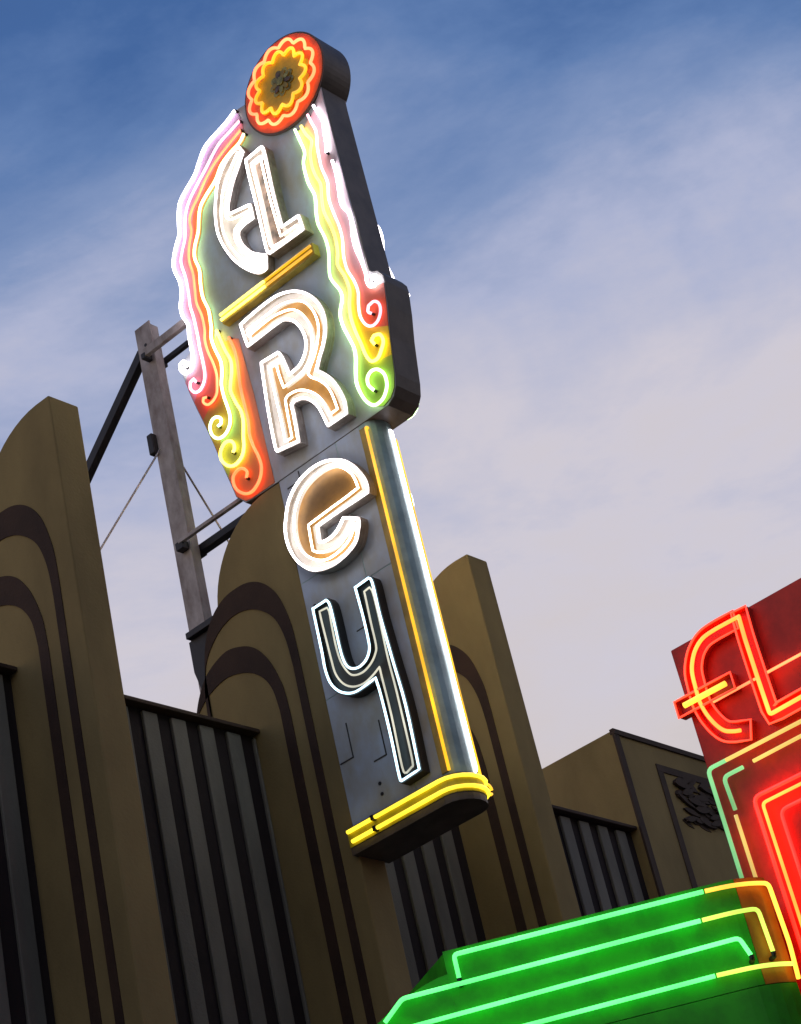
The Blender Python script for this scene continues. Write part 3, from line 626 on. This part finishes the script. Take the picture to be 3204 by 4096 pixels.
Mq('canopy_upper_tier', prism_z([(x, y) for x, y in plan2], 4.951, 5.262), GREEN_P)
def fascia(nm, s0, s1, z0, z1, mat, out=.012):
    a = [s0] + [s for s in ss if s0 < s < s1] + [s1]
    v = [gp(s, z0, out) for s in a] + [gp(s, z1, out) for s in a] + [gp(s, z0, .001) for s in a] + [gp(s, z1, .001) for s in a]
    n = len(a); f = []
    for i in range(n - 1):
        f += [(i, i + 1, n + i + 1, n + i), (2 * n + i, 2 * n + i + 1, 3 * n + i + 1, 3 * n + i), (i, i + 1, 2 * n + i + 1, 2 * n + i), (n + i, n + i + 1, 3 * n + i + 1, 3 * n + i)]
    f += [(0, n, 3 * n, 2 * n), (n - 1, 2 * n - 1, 4 * n - 1, 3 * n - 1)]
    return Mq(nm, (v, f), mat)
green = fascia('green_fascia', -.06, 1.60, 4.66, 5.27, GREEN_P)
def left_top(s): return 5.14 - .34 * max(0, (-.06 - s) / .66) ** 1.6
aa = [S0, -.6, -.5, -.4, -.3, -.2, -.12, -.0603]
nn_ = len(aa)
v = [gp(s, 4.66, .012) for s in aa] + [gp(s, left_top(s), .012) for s in aa] + [gp(s, 4.66, -.02) for s in aa] + [gp(s, left_top(s), -.02) for s in aa]
f = [(0, nn_, 3 * nn_, 2 * nn_), (nn_ - 1, 2 * nn_ - 1, 4 * nn_ - 1, 3 * nn_ - 1)]
for i in range(nn_ - 1):
    for a_, b_ in ((0, 1), (2, 3), (0, 2), (1, 3)): f.append((a_ * nn_ + i, a_ * nn_ + i + 1, b_ * nn_ + i + 1, b_ * nn_ + i))
Mq('green_fascia', (v, f), GREEN_P)
fascia('orange_lit_fascia', 1.603, 1.80, 4.66, 5.27, ORANGE_M)
fascia('lower_band', S0, 1.80, 4.40, 4.655, GREEN_P)
fascia('bottom_lip', S0, 1.80, 4.375, 4.398, WHITECH, .03)
def mt_(name, sz, r, mat, rad=.05, out=.055, parent=None):
    dense = []
    for (s0, z0), (s1, z1) in zip(sz[:-1], sz[1:]):
        n = max(1, int(abs(s1 - s0) / .05))
        for k in range(n): dense.append(gp(s0 + (s1 - s0) * k / n, z0 + (z1 - z0) * k / n, out))
    dense.append(gp(*sz[-1], out))
    return Mq(name, tube3(rounded(dense, rad, 3), r), mat, parent or mrq, True)
TG = dict(r=.0115, mat=NGG)
mt_('neon_tube', [(0.0, 5.09), (0.0, 5.225), (1.42, 5.225)], .0125, NGG)
mt_('neon_tube', [(1.43, 5.225), (1.775, 5.215), (1.79, 4.86), (1.775, 4.66)], .0125, NRY)
mt_('neon_tube', [(-.45, 4.95), (-.33, 5.055), (1.36, 5.07)], .0125, NGG)
mt_('neon_tube', [(1.37, 5.07), (1.665, 5.07), (1.675, 4.82)], .0125, NYG)
mt_('neon_tube', [(-.66, 4.885), (1.53, 4.925), (1.56, 4.82)], .0125, NGG)
mt_('neon_tube', [(-.70, 4.735), (1.35, 4.755)], .0125, NGG)
mt_('neon_tube', [(1.36, 4.755), (1.765, 4.745)], .0125, NYG)
for s, z in ((0.0, 5.08), (1.676, 4.81), (1.562, 4.81)):
    Mq('electrode', tube3([gp(s, z + .01, .055), gp(s, z - .015, .05), gp(s, z - .02, .0)], .015, seg=6), CAPM, mrq, True)

# red tower
tw = Mq('red_tower', box_vf(10.6, 13.71, 3.7, 5.768, 4.30, 7.05), RED_P, bevel=.01)
def M3(nm, pts, x, r, mat, parent=tw, sub=5, rad=0, sharp=60):
    path = rounded([(x, y, z) for y, z in pts], rad) if rad else smooth_path([(x, y, z) for y, z in pts], False, sub, sharp)
    return Mq(nm, tube3(path, r), mat, parent, True)
def channel(nm, pts, w, x_front, cap_ext=.0):
    P = [Vector((q.y, q.z)) for q in smooth_path([(0, y, z) for y, z in pts], False, 5, 50)]
    Lp, Rp = [], []
    for i in range(len(P)):
        a = P[max(i - 1, 0)]; b = P[min(i + 1, len(P) - 1)]; t = (b - a).normalized(); nn = Vector((-t.y, t.x))
        Lp.append(P[i] + nn * w); Rp.append(P[i] - nn * w)
    t0 = (P[1] - P[0]).normalized() * w; t1 = (P[-1] - P[-2]).normalized() * w
    Lp[0] -= t0; Rp[0] -= t0; Lp[-1] += t1; Rp[-1] += t1
    O = [(p.x, p.y) for p in Lp + Rp[::-1]]; n = len(O); O2 = offset_poly(O, .008); v = []; f = []
    for Q, x in ((O, 10.597), (O, x_front), (O2, x_front), (O2, 10.585)):
        v += [(x, y, z) for y, z in Q]
    for r_ in range(3):
        for i in range(n):
            j = (i + 1) % n; f.append((r_ * n + i, r_ * n + j, (r_ + 1) * n + j, (r_ + 1) * n + i))
    L_ = Mq(nm, (v, f), REDWALL, tw)
    Mq('channel_back', prism_x(offset_poly(O, .004), x_front + .043, x_front + .05), REDCH, L_)
    Mq('outline_tube', tube3([(x_front - .004, y, z) for y, z in O], .0075, True), NRL, L_, True)
    return L_
rE = SH['rE'][1:]; rLp = [(5.197, 6.975), (5.204, 6.821), (5.206, 6.551), (5.205, 6.31), (4.90, 6.318)]
c = channel('letter', rE, .062, 10.54); c['label'] = 'red neon letter E'
c2 = channel('letter', rLp, .055, 10.532); c2['label'] = 'red neon letter L'
channel('letter_bar', [(5.75, 6.63), (5.43, 6.628)], .055, 10.524)
M3('neon_tube', SH['rE'], 10.52, .0125, NRO)
M3('neon_tube', SH['rEbar'], 10.515, .019, NRY)
M3('neon_tube', rLp, 10.51, .0135, NRO, rad=.02)
M3('neon_rod', [(5.557, 6.573), (5.24, 6.575)], 10.545, .009, NOR)
M3('neon_rod', [(5.16, 6.575), (4.75, 6.577)], 10.545, .009, NOR)
FX = 10.55
M3('frame_tube', [(5.735, 5.20), (5.735, 5.80), (5.737, 6.198), (5.60, 6.198)], FX, .0135, NGM, rad=.04)
M3('frame_tube', [(5.598, 6.198), (4.70, 6.197)], FX, .0135, NGY)
M3('frame_tube', [(5.645, 5.20), (5.648, 5.857)], FX, .0125, NGY)
M3('frame_tube', [(5.64, 5.89), (5.65, 6.108), (5.505, 6.108)], FX, .0135, NGM, rad=.04)
M3('frame_tube', [(5.425, 6.112), (4.70, 6.118)], FX, .0125, NGY)
M3('frame_tube', [(4.7, 5.90), (5.50, 5.905), (5.50, 4.45)], FX, .013, NRE, rad=.05)
M3('frame_tube', [(4.7, 5.85), (5.455, 5.85), (5.452, 4.45)], FX, .0105, NRO, rad=.03)
M3('frame_tube', [(4.7, 5.76), (5.358, 5.76), (5.36, 4.45)], FX, .012, NRE, rad=.05)
